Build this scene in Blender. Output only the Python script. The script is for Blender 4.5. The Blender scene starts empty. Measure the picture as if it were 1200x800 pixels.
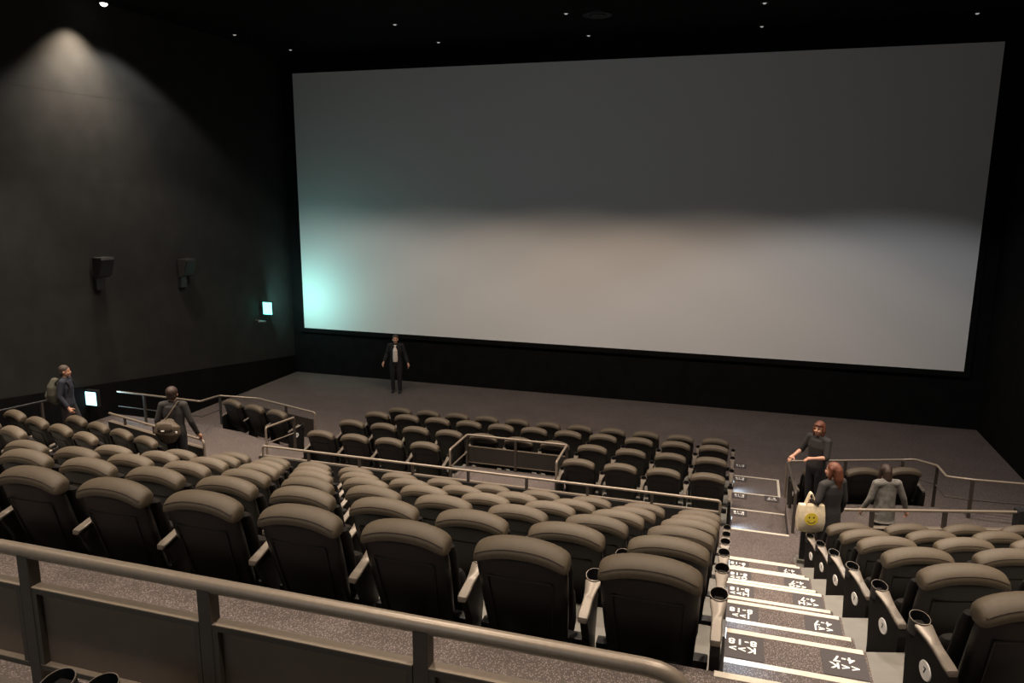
import bpy, bmesh, math, random
from mathutils import Vector, Matrix
random.seed(4)
S = bpy.context.scene
COL = S.collection
R = math.radians
sin, cos, pi = math.sin, math.cos, math.pi

# ------------------------------------------------------------------ camera, world, exposure, lights
CZ = 5.85                                   # eye height above the front floor
YAW, PITCH, ROLL, FPX = R(17.22349788), R(11.26145471), R(0.33564045), 886.9877720849552
_f = Vector((-sin(YAW)*cos(PITCH), cos(YAW)*cos(PITCH), -sin(PITCH)))
_r = Vector((cos(YAW), sin(YAW), 0)); _u = _r.cross(_f)
RV = _r*cos(ROLL) + _u*sin(ROLL); UV = _u*cos(ROLL) - _r*sin(ROLL); FV = _f
cd = bpy.data.cameras.new('camera'); cam = bpy.data.objects.new('camera', cd); COL.objects.link(cam)
m = Matrix((RV, UV, -FV)).transposed().to_4x4(); m.translation = Vector((0, 0, CZ)); cam.matrix_world = m
cd.sensor_fit = 'HORIZONTAL'; cd.sensor_width = 36; cd.lens = FPX/1200*36; cd.clip_start = .05; cd.clip_end = 200
S.camera = cam
def px(P):                                  # only used to leave out seats wholly outside the frame
    d = Vector(P) - Vector((0, 0, CZ)); z = d.dot(FV)
    if z < .1: return (-9999, -9999)
    return (600+FPX*d.dot(RV)/z, 400-FPX*d.dot(UV)/z)

S.view_settings.view_transform = 'Standard'; S.view_settings.look = 'None'
S.view_settings.gamma = 1; S.view_settings.exposure = 0.0; S.view_settings.use_curve_mapping = False
W = bpy.data.worlds.new('world'); S.world = W; W.use_nodes = True
W.node_tree.nodes['Background'].inputs[0].default_value = (.5, .55, .6, 1)
W.node_tree.nodes['Background'].inputs[1].default_value = 0.02

CEIL = CZ + 4.0
def lamp(kind, name, loc, energy, color, parent=None, target=None, **kw):
    d = bpy.data.lights.new(name, kind); d.energy = energy; d.color = color
    for k, v in kw.items(): setattr(d, k, v)
    o = bpy.data.objects.new(name, d); COL.objects.link(o); o.location = loc
    if target is not None:
        o.rotation_euler = (Vector(target)-Vector(loc)).to_track_quat('-Z', 'Y').to_euler()
    if parent: o.parent = parent
    return o
WARM = (1.0, .83, .67)
# the lamps over the seats: (x, y, power), fairly narrow downlights
SEAT_LAMPS = [(x, y, p) for y, p in ((1.3, 430), (4.4, 760), (7.2, 1200), (10.2, 1150)) for x in (-11.6, -8.5, -5.4, -2.3, .8, 3.9)]
for i, (x, y, p) in enumerate(SEAT_LAMPS):
    lamp('SPOT', 'ceiling_spot', (x, y, CEIL-.06), p, WARM, spot_size=R(76), spot_blend=.6, shadow_soft_size=.12)
# the line of wide downlights nearest the screen; their cones end half way up the screen
for x, p, c in ((-12.4, 480, (1.0, .95, .91)), (-8.6, 600, (1.0, .86, .76)), (-4.8, 800, (1.0, .76, .58)), (-1.0, 760, (1.0, .77, .60)), (2.9, 680, (.92, .93, .97))):
    lamp('SPOT', 'front_downlight_spot', (x, 13.9, CEIL-.06), p, c, spot_size=R(118), spot_blend=.22, shadow_soft_size=.13)
# unseen dim fill light, added at the rear to lift the upper screen
lamp('AREA', 'rear_fill_light', (-4, -5.6, CEIL-1.6), 38, (.66, .84, 1.0), target=(-4, 21, CEIL-3.2), shape='RECTANGLE', size=5, size_y=1.2, spread=R(80))

# ------------------------------------------------------------------ materials
def mat(name, col, rough=.6, metal=0, noise=None, bump=None, emit=None, es=0, spec=.5):
    m = bpy.data.materials.new(name); m.use_nodes = True; nt = m.node_tree; b = nt.nodes['Principled BSDF']
    b.inputs['Base Color'].default_value = (*col, 1); b.inputs['Roughness'].default_value = rough
    b.inputs['Metallic'].default_value = metal; b.inputs['Specular IOR Level'].default_value = spec
    tc = nt.nodes.new('ShaderNodeTexCoord')
    if noise:
        sc, amt = noise
        n = nt.nodes.new('ShaderNodeTexNoise'); n.inputs['Scale'].default_value = sc; n.inputs['Detail'].default_value = 3
        nt.links.new(tc.outputs['Object'], n.inputs['Vector'])
        r = nt.nodes.new('ShaderNodeValToRGB'); r.color_ramp.elements[0].position = .3; r.color_ramp.elements[1].position = .7
        r.color_ramp.elements[0].color = (*[c*(1-amt) for c in col], 1); r.color_ramp.elements[1].color = (*[min(1, c*(1+amt)) for c in col], 1)
        nt.links.new(n.outputs['Fac'], r.inputs[0]); nt.links.new(r.outputs[0], b.inputs['Base Color'])
    if bump:
        sc, st = bump
        n = nt.nodes.new('ShaderNodeTexNoise'); n.inputs['Scale'].default_value = sc
        nt.links.new(tc.outputs['Object'], n.inputs['Vector'])
        bp = nt.nodes.new('ShaderNodeBump'); bp.inputs['Strength'].default_value = st; bp.inputs['Distance'].default_value = .01
        nt.links.new(n.outputs['Fac'], bp.inputs['Height']); nt.links.new(bp.outputs[0], b.inputs['Normal'])
    if emit:
        b.inputs['Emission Color'].default_value = (*emit, 1); b.inputs['Emission Strength'].default_value = es
    return m
def carpet(name, base, light):
    m = mat(name, base, .95, spec=.1); nt = m.node_tree; b = nt.nodes['Principled BSDF']
    tc = nt.nodes.new('ShaderNodeTexCoord')
    mp = nt.nodes.new('ShaderNodeMapping'); mp.inputs['Scale'].default_value = (1, .55, 1); mp.inputs['Rotation'].default_value = (0, 0, .5)
    v = nt.nodes.new('ShaderNodeTexVoronoi'); v.inputs['Scale'].default_value = 120
    nt.links.new(tc.outputs['Object'], mp.inputs[0]); nt.links.new(mp.outputs[0], v.inputs['Vector'])
    n = nt.nodes.new('ShaderNodeTexNoise'); n.inputs['Scale'].default_value = 1.3; n.inputs['Detail'].default_value = 4
    nt.links.new(tc.outputs['Object'], n.inputs['Vector'])
    r = nt.nodes.new('ShaderNodeValToRGB'); r.color_ramp.elements[0].position = .10; r.color_ramp.elements[1].position = .46
    r.color_ramp.elements[0].color = (*light, 1); r.color_ramp.elements[1].color = (*base, 1)
    nt.links.new(v.outputs['Distance'], r.inputs[0])
    mx = nt.nodes.new('ShaderNodeMix'); mx.data_type = 'RGBA'; mx.blend_type = 'MULTIPLY'; mx.inputs[0].default_value = .35
    nt.links.new(r.outputs[0], mx.inputs[6]); nt.links.new(n.outputs['Fac'], mx.inputs[7])
    hs = nt.nodes.new('ShaderNodeHueSaturation'); hs.inputs['Saturation'].default_value = 1.0; hs.inputs['Value'].default_value = 1.08
    nt.links.new(mx.outputs[2], hs.inputs['Color']); nt.links.new(hs.outputs[0], b.inputs['Base Color'])
    return m
M = dict(
    wall=mat('black_wall_fabric', (.030, .030, .028), .95, noise=(2.0, .12), bump=(300, .3), spec=.15),
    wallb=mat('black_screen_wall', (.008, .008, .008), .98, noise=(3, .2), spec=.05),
    ceil=mat('black_ceiling', (.006, .007, .007), .95, noise=(3, .1), spec=.1),
    screen=mat('screen_white', (.86, .86, .84), .9, bump=(400, .05), spec=.1),
    carpet=carpet('taupe_carpet', (.104, .086, .080), (.32, .27, .25)),
    vinyl=mat('pale_vinyl', (.150, .143, .124), .55, noise=(9, .08)),
    cream=mat('cream_nosing', (.60, .545, .455), .5, noise=(20, .06)),
    head=mat('taupe_leather', (.084, .065, .043), .58, noise=(40, .08), bump=(500, .15), spec=.35),
    seam=mat('dark_stitching', (.030, .018, .014), .8, noise=(200, .2)),
    shell=mat('black_plastic', (.011, .0095, .009), .40, noise=(30, .1), bump=(600, .1), spec=.35),
    pad=mat('black_upholstery', (.012, .0105, .0095), .85, noise=(60, .15), spec=.15),
    arm=mat('champagne_metal', (.185, .158, .128), .40, .3, noise=(60, .05)),
    badge=mat('white_badge', (.92, .91, .87), .5, noise=(50, .03)),
    dark=mat('dark_ink', (.02, .018, .016), .7, noise=(50, .1)),
    signp=mat('charcoal_sign_plate', (.045, .038, .038), .7, noise=(60, .1)),
    signt=mat('white_sign_print', (.85, .83, .80), .6, noise=(80, .03)),
    rail=mat('bronze_painted_steel', (.27, .222, .172), .38, .25, noise=(50, .06)),
    post=mat('dark_bronze_steel', (.070, .058, .048), .5, .2, noise=(50, .08)),
    panel=mat('dark_brown_panel', (.17, .118, .085), .6, noise=(3, .08)),
    dpanel=mat('dark_umber_panel', (.030, .023, .018), .65, noise=(3, .08)),
    parapet=mat('black_parapet', (.010, .0085, .0075), .7, noise=(5, .15)),
    metal=mat('grey_metal', (.3, .3, .3), .35, .8, noise=(40, .05)),
    black=mat('black_casing', (.012, .012, .013), .5, noise=(40, .1)),
    skin=mat('skin', (.62, .33, .22), .5, noise=(30, .06)),
    hair=mat('dark_brown_hair', (.035, .018, .012), .55, noise=(90, .3), bump=(200, .4)),
    hair_red=mat('reddish_brown_hair', (.14, .045, .022), .5, noise=(90, .3), bump=(200, .4)),
    hair_grey=mat('greying_hair', (.10, .075, .06), .6, noise=(90, .3), bump=(200, .4)),
    eye=mat('eye_dark', (.02, .012, .01), .2, noise=(50, .1)),
    lip=mat('lip', (.38, .13, .11), .5, noise=(50, .1)),
    cblack=mat('black_cloth', (.012, .012, .014), .9, noise=(60, .2)),
    navy=mat('navy_cloth', (.030, .034, .050), .85, noise=(60, .2)),
    charcoal=mat('charcoal_cloth', (.030, .027, .027), .85, noise=(60, .2)),
    grey=mat('grey_cloth', (.16, .15, .135), .85, noise=(18, .35)),
    white=mat('white_cloth', (.78, .70, .62), .8, noise=(40, .05)),
    olive=mat('olive_brown_canvas', (.085, .062, .040), .7, noise=(40, .2)),
    gcanvas=mat('grey_green_canvas', (.11, .105, .08), .8, noise=(40, .3)),
    tote=mat('cream_canvas', (.78, .66, .46), .85, noise=(30, .08), bump=(200, .3)),
    yellow=mat('yellow_print', (.85, .65, .06), .7, noise=(30, .05)),
    spk=mat('speaker_black', (.015, .014, .013), .6, noise=(40, .1)),
    lens=mat('painted_glint_lens', (.5, .5, .48), .15, noise=(40, .05), emit=(1, .95, .9), es=.35),  # weak emission paints in the glint of the recessed lenses
    lampon=mat('lit_lamp_lens', (.9, .9, .9), .4, noise=(40, .02), emit=(1, .93, .84), es=9),
    green=mat('lit_exit_face', (.6, .9, .8), .4, noise=(40, .02), emit=(.16, 1.0, .80), es=3.6),
    cyan=mat('lit_guide_face', (.7, .9, 1), .4, noise=(40, .02), emit=(.42, .82, 1.0), es=3.2),
    led=mat('lit_step_lens', (.8, .9, 1), .4, noise=(40, .02), emit=(.75, .88, 1.0), es=4),
)

# ------------------------------------------------------------------ mesh helpers
class MB:
    def __init__(s): s.v = []; s.f = []
    def add(s, vs, fs):
        o = len(s.v); s.v += [tuple(v) for v in vs]; s.f += [tuple(i+o for i in f) for f in fs]; return s
    def box(s, x0, x1, y0, y1, z0, z1):
        return s.add([(x0, y0, z0), (x1, y0, z0), (x1, y1, z0), (x0, y1, z0), (x0, y0, z1), (x1, y0, z1), (x1, y1, z1), (x0, y1, z1)],
                     [(3, 2, 1, 0), (4, 5, 6, 7), (0, 1, 5, 4), (1, 2, 6, 5), (2, 3, 7, 6), (3, 0, 4, 7)])
    def prism(s, pts, z0, z1):
        if sum(a[0]*b[1]-b[0]*a[1] for a, b in zip(pts, pts[1:]+pts[:1])) < 0: pts = pts[::-1]
        n = len(pts)
        return s.add([(x, y, z0) for x, y in pts]+[(x, y, z1) for x, y in pts],
                     [tuple(range(n))[::-1], tuple(range(n, 2*n))]+[(i, (i+1) % n, n+(i+1) % n, n+i) for i in range(n)])
    def rings(s, rings, closed_ends=True):
        n = len(rings[0]); vs = [p for r in rings for p in r]; fs = []
        for k in range(len(rings)-1):
            for i in range(n):
                j = (i+1) % n; fs.append((k*n+i, k*n+j, (k+1)*n+j, (k+1)*n+i))
        if closed_ends:
            fs.append(tuple(range(n))[::-1]); fs.append(tuple(range((len(rings)-1)*n, len(rings)*n)))
        return s.add(vs, fs)
    def tube(s, pts, r, n=12, asp=1.0, up=None, caps=False):
        pts = [Vector(p) for p in pts]; rr = r if isinstance(r, (list, tuple)) else [r]*len(pts)
        if caps:                                            # round both ends
            a = (pts[0]-pts[1]).normalized(); b = (pts[-1]-pts[-2]).normalized()
            pts = [pts[0]+a*rr[0]*.95, pts[0]+a*rr[0]*.7]+pts+[pts[-1]+b*rr[-1]*.7, pts[-1]+b*rr[-1]*.95]
            rr = [rr[0]*.3, rr[0]*.75]+list(rr)+[rr[-1]*.75, rr[-1]*.3]
        rings = []; ref = Vector(up) if up else None
        for i, p in enumerate(pts):
            d = (pts[min(i+1, len(pts)-1)]-pts[max(i-1, 0)]).normalized()
            if ref is None: ref = Vector((0, 0, 1)) if abs(d.z) < .9 else Vector((1, 0, 0))
            a = d.cross(ref)
            if a.length < 1e-4: a = d.cross(Vector((.3, 1, .2)))
            a.normalize(); b = a.cross(d).normalized()
            if not up: ref = b
            rings.append([p+a*(rr[i]*cos(t)*asp)+b*(rr[i]*sin(t)) for t in [2*pi*k/n for k in range(n)]])
        return s.rings([r_[::-1] for r_ in rings])
    def ell(s, c, r, rot=None, nu=14, nv=10):
        c = Vector(c); vs = []; fs = []
        mt = rot or Matrix.Identity(3)
        vs.append(c+mt@Vector((0, 0, r[2])))
        for i in range(1, nv):
            th = pi*i/nv
            for k in range(nu):
                ph = 2*pi*k/nu; vs.append(c+mt@Vector((r[0]*sin(th)*cos(ph), r[1]*sin(th)*sin(ph), r[2]*cos(th))))
        vs.append(c+mt@Vector((0, 0, -r[2])))
        for k in range(nu): fs.append((0, 1+k, 1+(k+1) % nu))
        for i in range(nv-2):
            for k in range(nu):
                a = 1+i*nu+k; b = 1+i*nu+(k+1) % nu; fs.append((a, a+nu, b+nu, b))
        l = len(vs)-1; o = 1+(nv-2)*nu
        for k in range(nu): fs.append((o+k, l, o+(k+1) % nu))
        return s.add(vs, fs)
    def mesh(s, name, smooth=True, bevel=0, remesh=0, sm=0):
        me = bpy.data.meshes.new(name); me.from_pydata(s.v, [], s.f); me.validate()
        bm = bmesh.new(); bm.from_mesh(me); bmesh.ops.recalc_face_normals(bm, faces=bm.faces)
        if bevel: bmesh.ops.bevel(bm, geom=bm.edges[:], offset=bevel, segments=2, affect='EDGES', profile=.7)
        bm.to_mesh(me); bm.free()
        if remesh:
            o = bpy.data.objects.new('tmp', me); COL.objects.link(o)
            md = o.modifiers.new('r', 'REMESH'); md.mode = 'VOXEL'; md.voxel_size = remesh
            if sm: md = o.modifiers.new('s', 'SMOOTH'); md.iterations = sm; md.factor = .5
            bpy.context.view_layer.update()
            dg = bpy.context.evaluated_depsgraph_get(); me2 = bpy.data.meshes.new_from_object(o.evaluated_get(dg))
            bpy.data.objects.remove(o); bpy.data.meshes.remove(me); me = me2; me.name = name
        me.polygons.foreach_set('use_smooth', [smooth]*len(me.polygons))
        if smooth and not remesh: me.set_sharp_from_angle(angle=R(40))
        return me
def link(name, me, m=None, parent=None, loc=(0, 0, 0), rz=0):
    o = bpy.data.objects.new(name, me); COL.objects.link(o); o.location = loc; o.rotation_euler = (0, 0, rz)
    if m is not None and len(me.materials) == 0: me.materials.append(M[m])
    if parent: o.parent = parent
    return o
def thing(name, label, cat, loc=(0, 0, 0), rz=0, group=None):
    o = bpy.data.objects.new(name, None); COL.objects.link(o); o.empty_display_size = .1
    o.location = loc; o.rotation_euler = (0, 0, rz); return tag(o, label, cat, group)
def tag(o, label, cat, group=None):
    o['label'] = label; o['category'] = cat
    if group: o['group'] = group
    return o
def struct(name, mb, m, label=None, bevel=0, smooth=False):
    o = link(name, mb.mesh(name, smooth, bevel), m); o['kind'] = 'structure'
    if label: o['label'] = label
    return o
def tpath(pts, r, n=6):                                  # round the corners of a bent tube
    P = [Vector(p) for p in pts]; out = [P[0]]
    for a, b, c in zip(P, P[1:], P[2:]):
        d1 = (a-b); d2 = (c-b); q = min(r, d1.length*.45, d2.length*.45)
        s_, e_ = b+d1.normalized()*q, b+d2.normalized()*q
        for k in range(n+1):
            t = k/n; out.append(s_*(1-t)**2+b*2*t*(1-t)+e_*t*t)
    return out+[P[-1]]
_tx = {}
def text_mesh(t, size, ext=.0008):
    if (t, size) in _tx: return _tx[(t, size)]
    c = bpy.data.curves.new('lettering', 'FONT'); c.body = t; c.size = size; c.extrude = ext; c.offset = size*.022; c.align_x = 'CENTER'; c.align_y = 'CENTER'; c.space_line = .88; c.space_character = 1.15
    o = bpy.data.objects.new('tmp', c); COL.objects.link(o); bpy.context.view_layer.update()
    me = bpy.data.meshes.new_from_object(o.evaluated_get(bpy.context.evaluated_depsgraph_get())); bpy.data.objects.remove(o)
    _tx[(t, size)] = me; return me
ORD = ['', 'first', 'second', 'third', 'fourth', 'fifth', 'sixth', 'seventh', 'eighth', 'ninth', 'tenth', 'eleventh']

# ------------------------------------------------------------------ levels (metres above the front floor)
XW0, XW1, YS = -13.9, 5.78, 20.95           # side walls and screen wall
HEAD = dict(A=(15.157, -4.873), B=(14.033, -4.668), C=(12.949, -4.534), D=(11.794, -4.400), E=(9.321, -3.994),
            F=(8.174, -3.568), G=(7.054, -3.138), H=(5.912, -2.707), J=(4.767, -2.274), K=(3.674, -1.879))
HY = {k: v[0] for k, v in HEAD.items()}
LZ = {k: v[1]-.96+CZ for k, v in HEAD.items()}; LZ['A'] = 0.0
EDGE = {k: HY[k]+1.1 for k in 'EFGHJK'}; EDGE.update(B=15.22, C=13.98, D=12.87)
CROSS = CZ-5.16; WALK = CZ-2.41; LL = CZ-1.98
YCR, YWK, YL = 11.6, 3.63, 2.04
XA0, XA1 = -.03, .87                        # the stair aisle
XB = -7.73                                  # left end of the centre block
XC = -8.85                                  # right end of the left wing
SR, SL = math.tan(R(16)), math.tan(R(15.1))

# ------------------------------------------------------------------ room shell
struct('floor', MB().box(XW0-.2, XW1+.2, 10.2, YS+.2, -.2, 0), 'carpet')
struct('wall_front', MB().box(XW0-.2, XW1+.2, YS, YS+.2, 0, CEIL), 'wallb')
struct('wall_right', MB().box(XW1, XW1+.2, -6, YS, 0, CEIL), 'wallb')
struct('wall_back', MB().box(XW0-.2, XW1+.2, -6.2, -6, 0, CEIL), 'wall')
struct('ceiling', MB().box(XW0-.2, XW1+.2, -6.2, YS+.2, CEIL, CEIL+.2), 'ceil')
w = MB()                                    # left wall in three courses with thin joints
zs = [0, CZ+.16, CZ+1.97, CEIL]
for a, b in zip(zs, zs[1:]): w.box(XW0-.2, XW0, -6, YS, a+.002, b-.002)
w.box(XW0-.2, XW0-.004, -6, YS, 0, CEIL)
struct('wall_left', w, 'wall')
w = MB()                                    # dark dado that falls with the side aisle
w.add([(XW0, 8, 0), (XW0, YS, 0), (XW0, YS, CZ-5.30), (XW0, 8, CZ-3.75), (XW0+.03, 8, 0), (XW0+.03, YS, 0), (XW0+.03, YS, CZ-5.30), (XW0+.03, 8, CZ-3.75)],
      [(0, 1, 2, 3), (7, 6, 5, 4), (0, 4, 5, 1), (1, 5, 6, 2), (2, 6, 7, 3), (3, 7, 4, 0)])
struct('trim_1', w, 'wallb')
# projection screen
k = YS/25.66110061892598*.997
sx0, sx1, sz0, sz1 = -16.519119747*k, 6.532842556*k, CZ-5.345345938*k, CZ+4.197799584*k
scr = thing('projection_screen', 'huge wide pale grey cinema screen on the black front wall', 'screen', ((sx0+sx1)/2, YS-.08, sz0))
hw = (sx1-sx0)/2; hh = sz1-sz0
link('screen_surface', MB().box(-hw, hw, 0, .02, 0, hh).mesh('screen_surface', False), 'screen', scr)
fr = MB()
for a in ((-hw-.14, -hw, -.14, hh+.14), (hw, hw+.14, -.14, hh+.14), (-hw, hw, hh, hh+.14), (-hw, hw, -.14, 0)): fr.box(a[0], a[1], -.01, .075, a[2], a[3])
link('masking', fr.mesh('masking', False), 'wallb', scr)

# ------------------------------------------------------------------ tiers
def yR(X, y0): return y0+(X-XA1)*SR
def yL(X, y0): return y0+(XC-X)*SL
# cross aisle (with the wheelchair bay), L shaped edge runs right behind the front seats
bx0, bx1 = -4.93, -2.83
struct('floor', MB().prism([(XW0, 5), (XW0, 13.5), (-11.15, 13.42), (-10.36, 13.28), (-9.65, 13.03), (-8.39, 12.6), (-8.1, 12.5), (-8.1, YCR), (XB, YCR), (bx0, YCR), (bx0, EDGE['D']),
        (bx1, EDGE['D']), (bx1, YCR), (XA1, YCR), (XA1, 12.82), (1.28, 12.95), (1.97, 13.18), (2.88, 13.43), (3.4, 13.5), (XW1, 13.5),
        (XW1, 10.2), (-11.75, 10.2), (-11.75, 5)], .002, CROSS), 'carpet')
# front block tiers: pale under the seats, carpet in the aisle
front = [('D', EDGE['D'], YCR), ('C', EDGE['C'], EDGE['D']), ('B', EDGE['B'], EDGE['C'])]
for r, y1, y0 in front:
    if r == 'D':
        struct('floor', MB().box(XB, bx0, y0, y1, 0, LZ[r]), 'vinyl'); struct('floor', MB().box(bx1, XA0, y0, y1, 0, LZ[r]), 'vinyl')
    else: struct('floor', MB().box(XB, XA0, y0, y1, 0, LZ[r]), 'vinyl')
    struct('floor', MB().box(XA0, XA1, y0, y1, 0, LZ[r]), 'carpet')
    struct('floor', MB().box(-8.1, XB, y0, y1, 0, LZ[r]), 'carpet')
# front wings carry three seats each
struct('floor', MB().prism([(XA1, 12.83), (1.28, 12.96), (1.97, 13.19), (2.88, 13.44), (3.35, 13.52), (3.5, 14.3), (2.95, 14.75), (XA1, 14.1)], 0, LZ['C']), 'carpet')
struct('floor', MB().prism([(-8.1, 12.52), (-8.39, 12.61), (-9.65, 13.04), (-10.36, 13.29), (-11.15, 13.43), (-11.5, 14.9), (-8.85, 14.3), (-8.1, 14.1)], 0, LZ['C']), 'carpet')
rows = 'EFGHJK'
for i, r in enumerate(rows):
    y1 = EDGE[r]; y0 = EDGE[rows[i+1]] if i < 5 else YWK; z = LZ[r]; base = LZ[r]-.7
    struct('floor', MB().box(XB, XA0, y0, y1, base, z), 'vinyl')
    nz = LZ[rows[i+1]] if i < 5 else WALK
    struct('floor', MB().box(XA0, XA1, y0, y1, base, z), 'carpet')
    struct('floor', MB().box(XC, XB, y0, y1, base, z), 'carpet')
    hz = (z+nz)/2                                                  # half step
    struct('floor', MB().box(XA0, XA1, y0, y0+.47, z, hz), 'carpet')
    struct('floor', MB().box(XC, XB, y0, y0+.47, z, hz), 'carpet')
    struct('floor', MB().prism([(XA1, y0), (XA1, y1), (XW1, yR(XW1, y1)), (XW1, yR(XW1, y0))], base, z), 'vinyl')
    struct('floor', MB().prism([(XC, y0), (XC, y1), (-11.75, yL(-11.75, y1)), (-11.75, yL(-11.75, y0))], base, z), 'vinyl')
struct('floor', MB().prism([(-11.75, YL), (XW0, YL), (XW0, yL(-11.75, YWK)), (-11.75, yL(-11.75, YWK)), (XC, YWK), (XA1, YWK), (XW1, yR(XW1, YWK)), (XW1, YL)], WALK-.8, WALK), 'carpet')
struct('floor', MB().box(XW0, XW1, .9, YL, WALK-.8, LL), 'vinyl')
struct('floor', MB().box(XW0, XW1, -6, .9, WALK-.8, LL+.43), 'carpet')
tn = [1]
def nosing(x0, x1, y, z, dep=.042):
    tn[0] += 1
    struct('trim_%d' % tn[0], MB().box(x0, x1, y-dep, y+.006, z-.03, z+.003), 'cream')
nosing(XA0, XA1-.02, EDGE['B'], LZ['B'], .04); nosing(XA0, XA1-.02, EDGE['C'], LZ['C'], .04)
nosing(XA0, XA1, EDGE['D'], LZ['D'], .04); nosing(XA0, XA1, YCR, CROSS, .05)
tn[0] += 1; struct('trim_%d' % tn[0], MB().box(XA1-.04, XA1+.004, EDGE['C'], EDGE['B'], LZ['B']-.03, LZ['B']+.004), 'cream')
for i, r in enumerate(rows):
    if i: nosing(XA0, XA1-.02, EDGE[r], LZ[r])
    y0 = EDGE[rows[i+1]] if i < 5 else YWK; nz = LZ[rows[i+1]] if i < 5 else WALK
    nosing(XA0, XA1-.02, y0+.47, (LZ[r]+nz)/2)
nosing(XA0, XA1, YWK, WALK)
tn[0] += 1; struct('trim_%d' % tn[0], MB().box(XW0, -.05, YL-.05, YL+.006, LL-.03, LL+.003), 'arm')

# ------------------------------------------------------------------ row signs on the treads
def row_sign(cx, cy, z, txt, label, w=.26, d=.27, size=.086, oy=-.012):
    o = link('row_sign', MB().box(-w/2, w/2, -d/2, d/2, 0, .003).mesh('row_sign', False), 'signp', None, (cx, cy, z+.0005), pi)
    tag(o, label, 'sign', 'row signs on the stair treads')
    l = link('lettering', text_mesh(txt, size), 'signt', o, (0, oy, .004)); return o
RO = {'A': 'bottom', 'B': 'second lowest', 'C': 'third lowest', 'D': 'fourth lowest'}
for r in 'ABCD':
    y = EDGE[r] if r != 'A' else 16.0
    row_sign(.13, y-.05-.14 if r != 'A' else 16.42, LZ[r], r+'>>\n8-18', 'dark floor sign reading %s 8-18 beside the front seats on the carpet steps' % r)
row_sign(.70, EDGE['C']-.16, LZ['C'], '<<C\n5-7', 'dark floor sign reading C 5-7 at the right end of a front step')
for r in 'FGHJK':
    row_sign(.125, EDGE[r]-.185, LZ[r], r+'>>\n8-18', 'dark floor sign reading %s 8-18 at the left end of a stair tread' % r)
    row_sign(.725, EDGE[r]-.185, LZ[r], '<<'+r+'\n4-7', 'dark floor sign reading %s 4-7 at the right end of a stair tread' % r)

# ------------------------------------------------------------------ the cinema seat
def superring(cy, cz, hy, hz, lean, n=20, e=2.6):
    out = []
    for k in range(n):
        t = 2*pi*k/n; c, s_ = cos(t), sin(t)
        y = math.copysign(abs(c)**(2/e), c)*hy; z = math.copysign(abs(s_)**(2/e), s_)*hz
        if z < 0 and y < hy*.4: y += -z*.75*min(1, (hy*.4-y)/hy)
        out.append((cy+y*cos(lean)+z*sin(lean)*-1, cz+y*sin(lean)+z*cos(lean)))
    return out
def loft_x(us, fn):
    mb = MB(); mb.rings([[(x, y, z) for y, z in ring] for x, ring in [fn(u) for u in us]]); return mb
US = [-1, -.985, -.95, -.88, -.75, -.6, -.4, -.2, 0, .2, .4, .6, .75, .88, .95, .985, 1]
LEAN = R(27)
def head_ring(u, grow=0):
    k = {1: .50, .985: .74, .95: .88, .88: .96}.get(abs(u), 1)
    arch = .060*abs(u)**2.4
    return (u*.270, superring(.030, .908-arch, .076*k, 0.054*k, LEAN, e=2.1))
ME = {}
ME['headrest'] = loft_x(US, head_ring).mesh('headrest')
# stitched seam along the rear top edge, turned forward at both ends
sp = []
for u in [i/12 for i in range(-12, 13)]:
    uu = u*.93; arch = .060*abs(uu)**2.4; t = R(128)
    c, s_ = cos(t), sin(t); y = math.copysign(abs(c)**(2/2.2), c)*.0765; z = math.copysign(abs(s_)**(2/2.2), s_)*.0535
    sp.append((uu*.270, .030+y*cos(LEAN)-z*sin(LEAN), .908-arch+y*sin(LEAN)+z*cos(LEAN)))
e0 = [(sp[0][0]-.006, sp[0][1]+.05, sp[0][2]+.002)]; e1 = [(sp[-1][0]+.006, sp[-1][1]+.05, sp[-1][2]+.002)]
ME['seam'] = MB().tube(e0+sp+e1, .0024, 6).mesh('seam')
def backc(z): return .185-(z-.2)*.30                     # y of the back's rear face at height z (leans back)
# rear shell
def shell_ring(z, wd, dp):
    n = 28; out = []; e = 3.6
    for k in range(n):
        t = 2*pi*k/n; c, s_ = cos(t), sin(t)
        out.append((math.copysign(abs(c)**(2/e), c)*wd, backc(z)+.03+math.copysign(abs(s_)**(2/2.4), s_)*dp, z))
    return out
ME['back_shell'] = MB().rings([shell_ring(z, wd, dp) for z, wd, dp in ((.19, .16, .02), (.20, .20, .035), (.24, .222, .05), (.34, .238, .062), (.5, .250, .066), (.65, .258, .064), (.76, .262, .06), (.84, .262, .055), (.875, .25, .045), (.89, .20, .03))]).mesh('back_shell')
pn = MB()                                                # raised rim of the shell's rear panel
def prx(x, z): return (x, backc(z)-.031-.0, z)
ME['shell_rim'] = MB().tube(tpath([prx(-.19, .74), prx(-.165, .33), prx(.165, .33), prx(.19, .74), prx(-.19, .74)], .03), .005, 6).mesh('shell_rim')
# front upholstery of the back
def pad_ring(z, wd, dp):
    return [(math.copysign(abs(cos(t))**.6, cos(t))*wd, backc(z)+.14+math.copysign(abs(sin(t))**.7, sin(t))*dp, z) for t in [2*pi*k/24 for k in range(24)]]
ME['backrest'] = MB().rings([pad_ring(z, wd, dp) for z, wd, dp in ((.34, .18, .02), (.36, .235, .05), (.45, .252, .065), (.6, .258, .055), (.75, .262, .06), (.8, .255, .05), (.82, .22, .02))]).mesh('backrest')
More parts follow.
